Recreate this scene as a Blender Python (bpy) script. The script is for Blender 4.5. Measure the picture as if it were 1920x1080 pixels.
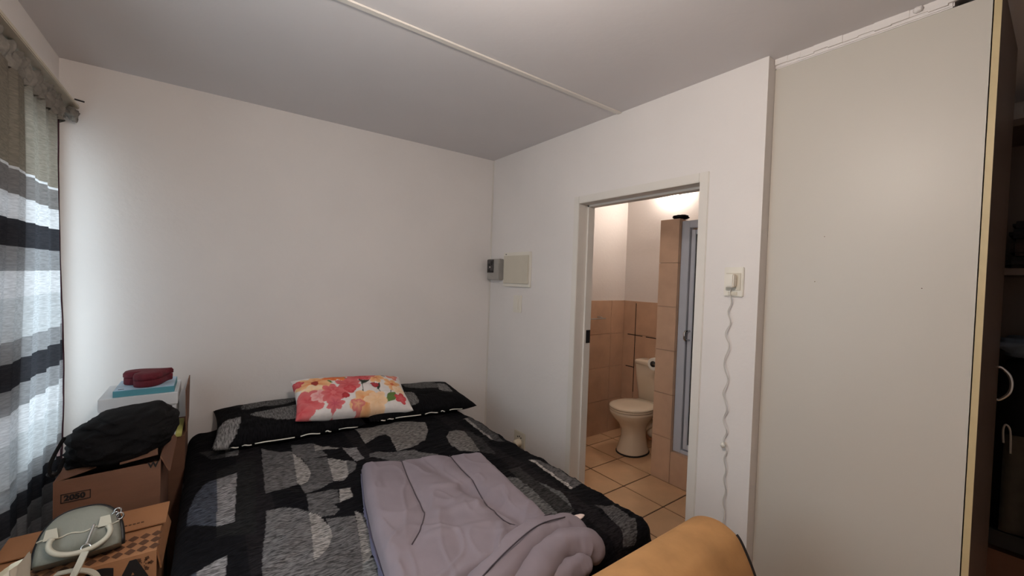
import bpy, bmesh, math, random
import numpy as np
from mathutils import Vector, Matrix, noise as mnoise

random.seed(7); np.random.seed(7)
for o in list(bpy.data.objects): bpy.data.objects.remove(o)
scene = bpy.context.scene
COL = scene.collection
PI = math.pi

# ------------------------------------------------------------------ camera
CZ = 1.53                                   # eye height; all *_r heights below are relative to it
cam_data = bpy.data.cameras.new('camera'); cam = bpy.data.objects.new('camera', cam_data); COL.objects.link(cam)
cam_data.sensor_width = 36.0; cam_data.lens = 768.0/1920*36; cam_data.clip_start = 0.02
pit, rol, yaw = 0.02216747, 0.03364735, 0.63411162
fw = Vector((math.sin(yaw)*math.cos(pit), math.cos(yaw)*math.cos(pit), -math.sin(pit)))
r0 = Vector((math.cos(yaw), -math.sin(yaw), 0)); u0 = r0.cross(fw)
rr = r0*math.cos(rol)+u0*math.sin(rol); uu = u0*math.cos(rol)-r0*math.sin(rol)
cam.matrix_world = Matrix(((rr.x, uu.x, -fw.x, 0), (rr.y, uu.y, -fw.y, 0), (rr.z, uu.z, -fw.z, CZ), (0, 0, 0, 1)))
scene.camera = cam
# ------------------------------------------------------------------ sky, daylight, exposure
world = bpy.data.worlds.new('world'); scene.world = world; world.use_nodes = True
bg = world.node_tree.nodes['Background']
bg.inputs[0].default_value = (0.74, 0.90, 1.0, 1); bg.inputs[1].default_value = SKY_STRENGTH = 7.5
scene.view_settings.view_transform = 'Standard'; scene.view_settings.look = 'None'
scene.view_settings.gamma = 1.0; scene.view_settings.use_curve_mapping = False
scene.view_settings.exposure = -0.66
WIN_Y0, WIN_Y1, WIN_Z0, WIN_Z1 = 0.90, 2.80, 0.72, 2.12       # window opening in the left wall
pd = bpy.data.lights.new('window_portal', 'AREA'); pd.shape = 'RECTANGLE'; pd.size = WIN_Z1-WIN_Z0; pd.size_y = WIN_Y1-WIN_Y0
pd.cycles.is_portal = True
po = bpy.data.objects.new('window_portal', pd); COL.objects.link(po)
po.location = (-0.80, (WIN_Y0+WIN_Y1)/2, (WIN_Z0+WIN_Z1)/2); po.rotation_euler = (0, -PI/2, 0)
LAMP_E, BATH_E = 215.0, 135.0

# ------------------------------------------------------------------ materials
def lin(c):
    return tuple((v/255/12.92 if v/255 <= .04045 else ((v/255+.055)/1.055)**2.4) for v in c)
MATS = {}
def mat(name, rgb, rough=.6, var=.06, scale=8., bump=0., bscale=60., metal=0., spec=.5, attr=None, stretch=None, emit=None, rng=.2):
    """procedural principled material: base colour varied by noise, optional bump, optional colour attribute"""
    if name in MATS: return MATS[name]
    m = bpy.data.materials.new(name); m.use_nodes = True; nt = m.node_tree; b = nt.nodes['Principled BSDF']
    b.inputs['Roughness'].default_value = rough; b.inputs['Metallic'].default_value = metal
    b.inputs['Specular IOR Level'].default_value = spec
    c = lin(rgb)
    tc = nt.nodes.new('ShaderNodeTexCoord'); mp = nt.nodes.new('ShaderNodeMapping')
    nt.links.new(tc.outputs['Object'], mp.inputs[0])
    if stretch: mp.inputs['Scale'].default_value = stretch
    n = nt.nodes.new('ShaderNodeTexNoise'); n.inputs['Scale'].default_value = scale; n.inputs['Detail'].default_value = 5
    nt.links.new(mp.outputs[0], n.inputs['Vector'])
    mr = nt.nodes.new('ShaderNodeMapRange'); mr.inputs[1].default_value = .5-rng; mr.inputs[2].default_value = .5+rng
    mr.inputs[3].default_value = 1-var; mr.inputs[4].default_value = 1+var
    nt.links.new(n.outputs['Fac'], mr.inputs[0])
    mx = nt.nodes.new('ShaderNodeVectorMath'); mx.operation = 'SCALE'
    if attr:
        at = nt.nodes.new('ShaderNodeAttribute'); at.attribute_name = attr; nt.links.new(at.outputs['Color'], mx.inputs[0])
    else: mx.inputs[0].default_value = c
    nt.links.new(mr.outputs[0], mx.inputs['Scale'])
    nt.links.new(mx.outputs[0], b.inputs['Base Color'])
    if bump:
        n2 = nt.nodes.new('ShaderNodeTexNoise'); n2.inputs['Scale'].default_value = bscale; n2.inputs['Detail'].default_value = 4
        nt.links.new(mp.outputs[0], n2.inputs['Vector'])
        bp = nt.nodes.new('ShaderNodeBump'); bp.inputs['Strength'].default_value = bump; bp.inputs['Distance'].default_value = .01
        nt.links.new(n2.outputs['Fac'], bp.inputs['Height']); nt.links.new(bp.outputs[0], b.inputs['Normal'])
    if emit:
        b.inputs['Emission Color'].default_value = (*lin(emit[0]), 1); b.inputs['Emission Strength'].default_value = emit[1]
    MATS[name] = m; return m
WALL = mat('wall_paint', (226, 220, 216), .75, .025, 2.5, .12, 45)
CEIL = mat('ceiling_paint', (214, 210, 210), .85, .02, 2, .08, 30)
TRIMW = mat('white_gloss_paint', (222, 216, 208), .4, .02, 6)
GROUT = mat('dark_grout', (38, 26, 20), .9, .15, 30)
FLOORT = mat('floor_tile_glaze', (210, 172, 134), .35, .10, 5, .05, 25)
WALLT = mat('wall_tile_glaze', (196, 162, 136), .4, .09, 7, .06, 20)
GROUTW = mat('tan_grout', (190, 164, 142), .9, .1, 30)
MEL = mat('white_melamine', (196, 190, 180), .40, .012, 1.5, spec=.4)
EDGE = mat('cream_edge_band', (196, 176, 134), .45, .04, 12)
BROWN = mat('dark_brown_melamine', (88, 72, 62), .45, .08, 6, stretch=(1, 1, .2))
BLACKW = mat('black_board', (22, 20, 20), .6)
CHROME = mat('chrome', (200, 200, 200), .18, .02, 10, metal=1)
STEEL = mat('grey_steel', (168, 164, 158), .45, .05, 20, metal=.25)
PLASTIC = mat('white_plastic', (226, 220, 208), .35, .02, 10)
PLASTIC2 = mat('ivory_plastic', (205, 197, 180), .4, .02, 10)
DARKP = mat('black_plastic', (24, 22, 22), .45)
CERAM = mat('cream_ceramic', (222, 208, 186), .12, .02, 4)
ALU = mat('white_aluminium', (188, 192, 202), .4, .02, 10)
CARD = mat('brown_cardboard', (116, 80, 60), .85, .07, 9, .06, 90, stretch=(1, 1, 4))
CARD2 = mat('tan_cardboard', (166, 116, 78), .85, .06, 9, .05, 90)
INK = mat('black_ink', (20, 15, 13), .8, .1)
INK2 = mat('brown_ink', (92, 58, 36), .8, .1)
BLACKF = mat('black_fabric', (12, 10, 11), .85, .2, 25, .25, 140, spec=.2)
SUEDE = mat('tan_suede', (188, 142, 94), .95, .24, 5, .25, 40, spec=.2)
SUEDEB = mat('dark_piping', (26, 20, 18), .8)
GREYF = mat('grey_comforter_cloth', (128, 118, 124), .9, .05, 10, .10, 28, spec=.15)
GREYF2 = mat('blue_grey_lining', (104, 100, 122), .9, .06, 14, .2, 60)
SEAM = mat('seam_thread', (62, 54, 60), .9)
PRINT = mat('printed_bedding', (80, 80, 80), .9, .62, 150, .5, 60, attr='Col', stretch=(.3, 1.5, 1), spec=.1, rng=.13)
PRINTP = mat('printed_pillowcase', (80, 80, 80), .9, .55, 130, .3, 70, attr='Col', stretch=(1.6, .25, .25), spec=.1, rng=.13)
FLORAL = mat('floral_cotton', (230, 220, 215), .85, .05, 30, .15, 50, attr='Col')

# ------------------------------------------------------------------ mesh helpers
def new_obj(name, me, m=None, parent=None, smooth=False):
    o = bpy.data.objects.new(name, me); COL.objects.link(o)
    if m: me.materials.append(m)
    if smooth:
        me.polygons.foreach_set('use_smooth', [True]*len(me.polygons))
    if parent: o.parent = parent
    return o
def from_bm(name, bm, m, parent=None, smooth=False):
    bmesh.ops.recalc_face_normals(bm, faces=bm.faces)
    me = bpy.data.meshes.new(name); bm.to_mesh(me); bm.free()
    return new_obj(name, me, m, parent, smooth)
def add_box(bm, x0, x1, y0, y1, z0, z1, bev=0.):
    r = bmesh.ops.create_cube(bm, size=1.0)
    vs = r['verts']
    for v in vs:
        v.co = Vector(((x0+x1)/2+v.co.x*(x1-x0), (y0+y1)/2+v.co.y*(y1-y0), (z0+z1)/2+v.co.z*(z1-z0)))
    if bev:
        es = list({e for v in vs for e in v.link_edges})
        bmesh.ops.bevel(bm, geom=es, offset=bev, segments=2, affect='EDGES')
def box(name, b, m, parent=None, bev=0.):
    bm = bmesh.new(); add_box(bm, *b, bev=bev); return from_bm(name, bm, m, parent)
def boxes(name, bs, m, parent=None, bev=0.):
    bm = bmesh.new()
    for b in bs: add_box(bm, *b, bev=bev)
    return from_bm(name, bm, m, parent)
def loft(name, rings, m, parent=None, cap=True, smooth=True, closed=True):
    """rings: list of equal-length point lists"""
    n = len(rings[0]); V = [p for r in rings for p in r]; F = []
    for i in range(len(rings)-1):
        for j in range(n if closed else n-1):
            a = i*n+j; b = i*n+(j+1) % n; F.append((a, b, b+n, a+n))
    if cap and closed: F += [tuple(range(n-1, -1, -1)), tuple(range((len(rings)-1)*n, len(rings)*n))]
    bm = bmesh.new(); vs = [bm.verts.new(p) for p in V]
    for f in F: bm.faces.new([vs[i] for i in f])
    return from_bm(name, bm, m, parent, smooth)
def ell(cx, cy, z, a, b, n=32, p=2.0):
    out = []
    for k in range(n):
        t = 2*PI*k/n; c, s = math.cos(t), math.sin(t)
        out.append((cx+a*math.copysign(abs(c)**(2/p), c), cy+b*math.copysign(abs(s)**(2/p), s), z))
    return out
def tube(name, pts, r, m, parent=None, n=8, closed=False):
    """swept tube; r a number or a list"""
    P = [Vector(p) for p in pts]; N = len(P); R = r if isinstance(r, (list, tuple)) else [r]*N
    rings = []; up = Vector((0, 0, 1)); prev = None
    for i in range(N):
        if closed: t = P[(i+1) % N]-P[i-1]
        else: t = P[min(i+1, N-1)]-P[max(i-1, 0)]
        t.normalize()
        if prev is None:
            a = up if abs(t.z) < .9 else Vector((1, 0, 0)); u = (a-t*a.dot(t)).normalized()
        else:
            u = prev-t*prev.dot(t); u.normalize()
        prev = u; v = t.cross(u)
        rings.append([tuple(P[i]+(u*math.cos(2*PI*k/n)+v*math.sin(2*PI*k/n))*R[i]) for k in range(n)])
    if closed: rings.append(rings[0])
    return loft(name, rings, m, parent, cap=not closed)
def cyl(name, c, r, h, m, parent=None, axis='z', n=24, r2=None):
    r2 = r if r2 is None else r2
    rings = []
    for q, rad in ((0, r*.92), (.06, r), (.94, r2), (1, r2*.92)):
        ring = []
        for k in range(n):
            a, b = rad*math.cos(2*PI*k/n), rad*math.sin(2*PI*k/n); t = h*q
            ring.append({'z': (c[0]+a, c[1]+b, c[2]+t), 'x': (c[0]+t, c[1]+a, c[2]+b), 'y': (c[0]+a, c[1]+t, c[2]+b)}[axis])
        rings.append(ring)
    return loft(name, rings, m, parent)
def sm(P, k=8):
    """Catmull-Rom smoothing of a polyline"""
    P = [np.array(p, float) for p in P]; out = []
    for i in range(len(P)-1):
        a, b, c, d = P[max(i-1, 0)], P[i], P[i+1], P[min(i+2, len(P)-1)]
        for j in range(k):
            t = j/k; out.append(tuple(.5*((2*b)+(-a+c)*t+(2*a-5*b+4*c-d)*t*t+(-a+3*b-3*c+d)*t**3)))
    out.append(tuple(P[-1])); return out
def grid(name, fn, nu, nv, m, parent=None, colfn=None, closed_u=False):
    """grid mesh, fn(u,v) -> (x,y,z), colfn(u,v) -> linear rgb"""
    V = [fn(i/(nu-1), j/(nv-1)) for j in range(nv) for i in range(nu)]
    F = [(j*nu+i, j*nu+i+1, (j+1)*nu+i+1, (j+1)*nu+i) for j in range(nv-1) for i in range(nu-1)]
    me = bpy.data.meshes.new(name); me.from_pydata(V, [], F)
    if colfn:
        at = me.attributes.new('Col', 'FLOAT_COLOR', 'POINT')
        C = np.ones((nv*nu, 4), np.float32)
        C[:, :3] = [colfn(i/(nu-1), j/(nv-1)) for j in range(nv) for i in range(nu)]
        at.data.foreach_set('color', C.ravel())
    return new_obj(name, me, m, parent, True)
def empty(name, loc=(0, 0, 0)):
    o = bpy.data.objects.new(name, None); COL.objects.link(o); o.location = loc; o.empty_display_size = .05; return o
def thing(name, label, cat, group=None):
    return tag(empty(name), label, cat, group)
def tag(o, label, cat, group=None):
    o['label'] = label; o['category'] = cat
    if group: o['group'] = group
    return o
def struct(o, label=None):
    o['kind'] = 'structure'
    if label: o['label'] = label
    return o
def text(name, s, size, M, m, parent=None, bold=0.):
    cu = bpy.data.curves.new(name, 'FONT'); cu.body = s; cu.size = size; cu.offset = bold; cu.extrude = .0006; cu.resolution_u = 4
    t = bpy.data.objects.new(name+'_src', cu); COL.objects.link(t)
    bpy.context.view_layer.update()
    me = bpy.data.meshes.new_from_object(t.evaluated_get(bpy.context.evaluated_depsgraph_get()))
    bpy.data.objects.remove(t); me.transform(M); me.materials.clear()
    return new_obj(name, me, m, parent)
def fnoise(x, y, z=0., s=1.): return mnoise.noise(Vector((x*s, y*s, z*s)))
def inpoly(px, py, poly):
    """vectorised even-odd point in polygon"""
    c = np.zeros(px.shape, bool); n = len(poly); j = n-1
    for i in range(n):
        xi, yi = poly[i]; xj, yj = poly[j]
        if yi != yj:
            c ^= ((yi > py) != (yj > py)) & (px < (xj-xi)*(py-yi)/(yj-yi)+xi)
        j = i
    return c
def smooth_poly(poly, k=4):
    """round the corners of a closed polygon a little (Chaikin)"""
    P = poly
    for _ in range(2):
        Q = []
        for i in range(len(P)):
            a, b = P[i], P[(i+1) % len(P)]
            Q += [(a[0]*.85+b[0]*.15, a[1]*.85+b[1]*.15), (a[0]*.15+b[0]*.85, a[1]*.15+b[1]*.85)]
        P = Q
    return P

# ================================================================== THE ROOM
XR, YB, ZC = 1.90, 2.90, CZ+0.985          # door wall, head wall, ceiling
XL = -0.60                                  # window wall
DY0, DY1, DZ = 1.077, 1.881, CZ+0.497       # doorway opening
TILE = .335
floor = struct(box('floor', (-.8, 3.7, -1.95, 3.1, -.10, -.004), GROUT))
tile_me = None
for i in range(-11, 4):
    for j in range(-12, 4):
        x0 = 2.862+(i-1)*TILE+.0045; x1 = 2.862+i*TILE-.0045; y0 = 1.932+(j-1)*TILE+.0045; y1 = 1.932+j*TILE-.0045
        if x1 > 3.6 or x0 < -.75 or y1 > 2.95 or y0 < -1.9: continue
        if tile_me is None:
            t = box('floor_tile', (0, TILE-.009, 0, TILE-.009, -.012, 0), FLOORT, floor, bev=.0015); tile_me = t.data
        else:
            t = bpy.data.objects.new('floor_tile', tile_me); COL.objects.link(t); t.parent = floor
        t.location = (x0, y0, 0)
struct(box('ceiling', (-.8, 3.7, -1.95, 3.1, ZC, ZC+.12), CEIL))
struct(box('trim_1', (XL, XR, 1.569, 1.597, ZC-.007, ZC), TRIMW, bev=.002), 'white cover strip over the ceiling joint')
struct(box('wall_back', (-.8, 2.04, YB, YB+.15, 0, ZC), WALL))
struct(boxes('wall_right', [(XR, 2.03, .793, DY0-.02, 0, ZC), (XR, 2.03, DY1+.02, YB, 0, ZC), (XR, 2.03, DY0-.02, DY1+.02, DZ+.02, ZC)], WALL))
struct(boxes('wall_left', [(-.74, XL, WIN_Y1, YB, 0, ZC), (-.74, XL, -1.8, WIN_Y0, 0, ZC), (-.74, XL, WIN_Y0, WIN_Y1, 0, WIN_Z0), (-.74, XL, WIN_Y0, WIN_Y1, WIN_Z1, ZC)], WALL))
struct(box('wall_front', (-.74, 3.42, -1.95, -1.8, 0, ZC), WALL))
struct(box('wall_side', (3.30, 3.42, -1.8, .80, 0, ZC), WALL))
struct(box('wall_closet', (2.03, 3.65, .80, .90, 0, ZC), WALL))
struct(box('trim_2', (XR-.010, XR, YB-.010, YB, 0, ZC), TRIMW, bev=.003), 'painted bead down the corner')
# window in the left wall: frame, mullions, panes
win = struct(boxes('window_1', [(-.715, -.665, WIN_Y0, WIN_Y1, WIN_Z0, WIN_Z0+.04), (-.715, -.665, WIN_Y0, WIN_Y1, WIN_Z1-.04, WIN_Z1)] +
      [(-.715, -.665, y-.02, y+.02, WIN_Z0+.04, WIN_Z1-.04) for y in (WIN_Y0+.02, 1.70, WIN_Y1-.02)], TRIMW))
gm = bpy.data.materials.new('window_glass'); gm.use_nodes = True; nt = gm.node_tree; nt.nodes.remove(nt.nodes['Principled BSDF'])
tr = nt.nodes.new('ShaderNodeBsdfTransparent'); gl = nt.nodes.new('ShaderNodeBsdfGlossy'); gl.inputs['Roughness'].default_value = .02
mi = nt.nodes.new('ShaderNodeMixShader'); mi.inputs[0].default_value = .05
nt.links.new(tr.outputs[0], mi.inputs[1]); nt.links.new(gl.outputs[0], mi.inputs[2]); nt.links.new(mi.outputs[0], nt.nodes['Material Output'].inputs[0])
for a, b in ((WIN_Y0+.04, 1.68), (1.72, WIN_Y1-.04)):
    box('pane', (-.692, -.688, a, b, WIN_Z0+.04, WIN_Z1-.04), gm, win)
# ---- doorway: pressed-steel frame
fr = struct(boxes('door_1', [(XR-.006, 2.034, DY1, DY1+.046, 0, DZ+.046), (XR-.006, 2.034, DY0-.046, DY0, 0, DZ+.046), (XR-.006, 2.034, DY0, DY1, DZ, DZ+.046)], TRIMW, bev=.003), 'cream painted steel door frame')
boxes('door_stop', [(1.975, 2.030, DY1-.012, DY1, 0, DZ), (1.975, 2.030, DY0, DY0+.012, 0, DZ), (1.975, 2.030, DY0, DY1, DZ-.012, DZ)], TRIMW, fr)
sp = box('strike_plate', (1.990, 2.026, DY1-.0155, DY1-.012, CZ-.405, CZ-.32), DARKP, fr); sp['label'] = 'black strike plate'
# ================================================================== BATHROOM
BX, BY = 3.50, 2.76
wl = struct(box('wall_bathroom_left', (2.03, BX+.15, BY, BY+.14, 0, ZC), WALL))
wf = struct(box('wall_bathroom_back', (BX, BX+.15, .90, BY, 0, ZC), WALL))
TT = CZ-.185                                # top of the tiling
row = TT/4
struct(box('trim_3', (2.034, BX, BY-.009, BY, 0, TT), GROUTW), 'grout bed of the left bathroom wall')
struct(box('trim_4', (BX-.009, BX, 1.94, BY-.009, 0, TT), GROUTW), 'grout bed of the far bathroom wall')
def tile_set(parent, rects, axis, face):
    """tiles on a plane: axis 'x' = face looks to -x at x=face, 'y' = to -y at y=face, '+y' = to +y"""
    for a0, a1, z0, z1 in rects:
        g = .0018; t = .010
        if axis == 'x': b = (face-.003, face+t, a0+g, a1-g, z0+g, z1-g)
        elif axis == 'y': b = (a0+g, a1-g, face-.003, face+t, z0+g, z1-g)
        else: b = (a0+g, a1-g, face-t, face+.003, z0+g, z1-g)
        box('wall_tile', b, WALLT, parent, bev=.001)
xs = [2.04, 2.29, 2.62, 2.95, 3.285, BX-.012]
tile_set(wl, [(xs[i], xs[i+1], r*row, (r+1)*row) for i in range(5) for r in range(4)], 'y', BY-.012)
ys = [1.94, 2.265, 2.598, BY-.014]
tile_set(wf, [(ys[i], ys[i+1], r*row, (r+1)*row) for i in range(3) for r in range(4)], 'x', BX-.012)
# cracked, blackened joints on the far wall
for y0, y1, z in ((2.51, 2.69, 3*row-.008), (2.33, 2.47, 3*row-.01), (2.60, 2.70, 2*row)):
    box('open_joint', (BX-.017, BX-.0145, y0, y1, z-.004, z+.004), INK, wf)
box('open_joint', (BX-.017, BX-.0145, 2.595, 2.602, .42, TT-.02), INK, wf)
# shower: tiled nib wall, kerb, framed glass door
PX, PY0, PY1, PZ = 2.857, 1.766, 1.932, CZ+.503
nib = struct(box('wall_shower', (PX+.010, BX, PY0+.010, PY1-.010, 0, PZ-.004), GROUTW))
ph = PZ/6
tile_set(nib, [(PY0, PY1, r*ph, (r+1)*ph) for r in range(6)], 'x', PX+.003)
tile_set(nib, [(PX+.014, PX+.35, r*ph, (r+1)*ph) for r in range(6)], '+y', PY1-.003)
tile_set(nib, [(PX+.014, PX+.075, r*ph, (r+1)*ph) for r in range(6)], 'y', PY0+.003)
KZ = CZ-1.287
kerb = struct(box('trim_5', (PX+.010, PX+.12, .90, PY0, 0, KZ-.004), GROUTW), 'tiled shower kerb')
tile_set(kerb, [(PY0-.335*(k+1), PY0-.335*k, 0, KZ) for k in range(2)], 'x', PX+.003)
box('kerb_cap', (PX+.002, PX+.12, .91, PY0-.002, KZ-.003, KZ+.008), WALLT, kerb, bev=.002)
sh = thing('shower_door', 'white aluminium framed shower door with glass painted dark as unlit shower beside tiled nib wall', 'shower door')
boxes('frame', [(2.885, 2.935, 1.700, 1.764, KZ+.009, PZ-.02), (2.885, 2.935, .92, .97, KZ+.009, PZ-.02), (2.885, 2.935, .97, 1.700, PZ-.075, PZ-.02), (2.885, 2.935, .97, 1.700, KZ+.009, KZ+.035)], ALU, sh, bev=.003)
df = boxes('door_frame', [(2.892, 2.922, 1.655, 1.688, KZ+.045, PZ-.09), (2.892, 2.922, .98, 1.01, KZ+.045, PZ-.09), (2.892, 2.922, 1.01, 1.655, PZ-.125, PZ-.09), (2.892, 2.922, 1.01, 1.655, KZ+.045, KZ+.085)], ALU, sh, bev=.003)
GLASSD = mat('shade_painted_glass', (24, 22, 23), .12, .1, 3)  # near-black pane colour paints in the darkness of the unlit shower behind
box('glass', (2.902, 2.910, 1.01, 1.655, KZ+.085, PZ-.125), GLASSD, sh)
tube('handle', [(2.892, 1.672, CZ-.345), (2.845, 1.675, CZ-.345), (2.835, 1.678, CZ-.36), (2.835, 1.678, CZ-.40), (2.845, 1.675, CZ-.415), (2.892, 1.672, CZ-.415)], .008, CHROME, df)
# black cloth lump on top of the nib wall
def lump(name, c, s, m, parent=None, amp=.25, fr=3., seed=0, nu=28, nv=16, p=2.0):
    rings = []
    for j in range(nv+1):
        ph_ = -PI/2+PI*j/nv; ring = []
        for i in range(nu):
            th = 2*PI*i/nu
            d = Vector((math.cos(ph_)*math.cos(th), math.cos(ph_)*math.sin(th), math.sin(ph_)))
            k = 1+amp*mnoise.noise(d*fr+Vector((seed, seed*2, 0)))
            q = [math.copysign(abs(v)**(2/p), v) for v in d]
            ring.append((c[0]+s[0]*q[0]*k, c[1]+s[1]*q[1]*k, c[2]+s[2]*q[2]*k))
        rings.append(ring)
    return loft(name, rings, m, parent)
tag(lump('rag', (2.92, 1.80, PZ+.016), (.055, .055, .020), BLACKF, amp=.5, seed=3), 'small black rag lying on top of the tiled shower nib', 'rag')
# towel rail
tr_ = thing('towel_rail', 'dark thin towel rail on the tiled left bathroom wall', 'towel rail')
tube('bar', [(2.42, BY-.07, CZ-.358), (3.13, BY-.07, CZ-.358)], .006, STEEL, tr_)
for x in (2.47, 3.08): tube('bracket', [(x, BY-.013, CZ-.345), (x, BY-.07, CZ-.345), (x, BY-.07, CZ-.36)], .006, STEEL, tr_)
# wall lamp in the bathroom
bl = thing('bathroom_light', 'round white glowing bulkhead light high on the bathroom wall', 'light')
cyl('base', (BX-.03, 2.215, CZ+.922), .100, .028, PLASTIC, bl, 'x')
lump('diffuser', (BX-.035, 2.215, CZ+.922), (.05, .105, .105), mat('bathroom_diffuser', (255, 244, 228), .4, emit=((255, 240, 226), BATH_E)), bl, amp=0)
# ---- toilet
to = thing('toilet', 'cream ceramic toilet with closed lid standing beside the shower wall', 'toilet')
ty = 2.30
prof = [(0, 3.115, .155, .125), (.025, 3.115, .155, .125), (.05, 3.115, .145, .115), (.15, 3.12, .115, .098), (.22, 3.115, .118, .10), (.28, 3.105, .15, .125), (.33, 3.095, .195, .158), (.37, 3.09, .215, .178), (.392, 3.09, .218, .18)]
loft('bowl', [ell(cx, ty, z, a, b, 36, 2.2) for z, cx, a, b in prof], CERAM, to)
loft('foot_seal', [ell(3.115, ty, z, a, b, 36, 2.2) for z, a, b in ((0, .162, .132), (.008, .162, .132), (.012, .155, .125))], INK, to)
loft('seat', [ell(3.09, ty, z, a, b, 36, 2.15) for z, a, b in ((.393, .21, .172), (.398, .222, .184), (.410, .222, .184), (.413, .215, .178))], CERAM, to)
loft('lid', [ell(3.09, ty, z, a, b, 36, 2.15) for z, a, b in ((.414, .215, .178), (.418, .224, .186), (.430, .222, .184), (.437, .200, .165), (.440, .10, .085))], CERAM, to)
boxes('hinge_deck', [(3.27, 3.36, ty-.13, ty+.13, .36, .425)], CERAM, to, bev=.012)
loft('cistern', [ell(cx, ty, z, a, b, 36, 6) for z, cx, a, b in ((.40, 3.425, .055, .14), (.42, 3.42, .062, .150), (.60, 3.408, .072, .168), (.755, 3.40, .080, .176))], CERAM, to)
loft('cistern_lid', [ell(3.40, ty, z, a, b, 36, 6) for z, a, b in ((.756, .084, .180), (.762, .088, .184), (.785, .088, .184), (.795, .078, .172))], CERAM, to)
tube('trap_pipe', sm([(3.20, ty-.02, .20), (3.27, ty-.05, .24), (3.31, ty-.05, .22), (3.33, ty-.04, .15), (3.38, ty-.03, .13), (3.48, ty-.03, .13)]), .045, CERAM, to, 14)
# toilet roll on its holder on the nib wall
rl = thing('toilet_roll', 'white toilet roll on a holder beside the cistern', 'toilet roll')
rings = []
for (x, r_) in ((3.0, .021), (3.0, .052), (3.10, .052), (3.10, .021), (3.0, .021)):
    rings.append([(x, 2.045+r_*math.cos(2*PI*k/24), CZ-.675+r_*math.sin(2*PI*k/24)) for k in range(24)])
loft('paper', rings, PLASTIC, rl, cap=False, smooth=False)
cyl('core', (2.992, 2.045, CZ-.675), .026, .11, DARKP, rl, 'x')
tube('arm', [(2.985, 1.936, CZ-.675), (2.985, 2.045, CZ-.675), (3.0, 2.045, CZ-.675)], .005, CHROME, rl)

# ================================================================== FITTINGS ON THE DOOR WALL
def plate(name, y0, y1, z0, z1, m, parent, x=XR, t=.010, bev=.003): return box(name, (x-t, x-.0004, y0, y1, CZ+z0, CZ+z1), m, parent, bev=bev)
db = thing('distribution_board', 'ivory plastic distribution board cover on the wall near the corner', 'fuse box')
plate('surround', 2.347, 2.686, -.060, .206, PLASTIC, db, t=.016)
plate('cover', 2.360, 2.672, -.034, .180, PLASTIC2, db, XR-.0165, .010)
box('badge', (XR-.0175, XR-.0165, 2.645, 2.660, CZ+.189, CZ+.195), INK, db)
mt = thing('prepaid_meter', 'grey metal meter box with black openings tucked into the corner', 'meter box')
plate('body', 2.703, 2.872, -.012, .157, STEEL, mt, t=.050, bev=.004)
plate('face', 2.775, 2.868, .045, .152, mat('dark_steel', (84, 80, 80), .4, .2, 30, metal=.5), mt, XR-.0505, .004)
for y0, y1, z0, z1 in ((2.79, 2.812, .105, .14), (2.825, 2.85, .05, .075), (2.775, 2.815, .05, .062), (2.83, 2.848, .10, .12)):
    plate('opening', y0, y1, z0, z1, DARKP, mt, XR-.055, .003, .0005)
cyl('screw', (XR-.058, 2.822, CZ+.09), .007, .006, CHROME, mt, 'x', 12)
sw = thing('light_switch', 'white single light switch below the fuse box', 'light switch')
plate('plate', 2.450, 2.549, -.256, -.124, PLASTIC, sw, t=.010)
plate('rocker', 2.482, 2.535, -.235, -.145, PLASTIC, sw, XR-.0102, .006, .002)
so = thing('wall_socket', 'white double wall socket low on the wall beside the bed', 'socket')
plate('plate', 2.350, 2.478, -1.262, -1.150, PLASTIC2, so, t=.012)
for k, (y, z) in enumerate(((2.39, -1.19), (2.41, -1.183), (2.43, -1.19))): cyl('pin_hole', (XR-.0135, y, CZ+z), .006, .002, DARKP, so, 'x', 10)
pg = thing('plug', 'round cream plug pushed into the low socket by the bed', 'plug')
cyl('body', (XR-.062, 2.405, CZ-1.226), .024, .049, CERAM, pg, 'x', 20, .03)
tube('cable', sm([(XR-.06, 2.41, CZ-1.235), (XR-.09, 2.44, CZ-1.25), (XR-.08, 2.50, CZ-1.33), (XR-.03, 2.52, CZ-1.50)]), .004, PLASTIC, pg)
s2 = thing('wall_outlet', 'white wall outlet between the bathroom door and the wardrobe', 'socket')
plate('plate', .852, .937, -.046, .086, PLASTIC, s2, t=.010)
plate('insert', .862, .926, -.018, .060, PLASTIC2, s2, XR-.0102, .004, .001)
plate('switch', .875, .915, -.040, -.024, PLASTIC2, s2, XR-.0102, .004, .001)
ch = thing('phone_charger', 'white charger in the outlet with a thin crinkled cable hanging down', 'charger')
plate('adapter', .877, .918, -.004, .054, PLASTIC, ch, XR-.0146, .034, .004)
pts = []
for k in range(120):
    t = k/119; z = -.004-t*1.07; amp = .004+.006*math.sin(PI*min(1, t*1.3))
    pts.append((XR-.012-.008*abs(math.sin(t*40)), .898+amp*math.sin(t*62+2*math.sin(t*9))+.010*math.sin(t*5), CZ+z))
tube('cable', [(XR-.03, .897, CZ-.004)]+pts, .0024, mat('cable_white', (205, 200, 192), .5), ch, 6)
ck = lump('cable_clip', (XR-.014, .905, CZ-.722), (.012, .011, .013), PLASTIC, ch, amp=.3, seed=5, nu=12, nv=8)

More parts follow.
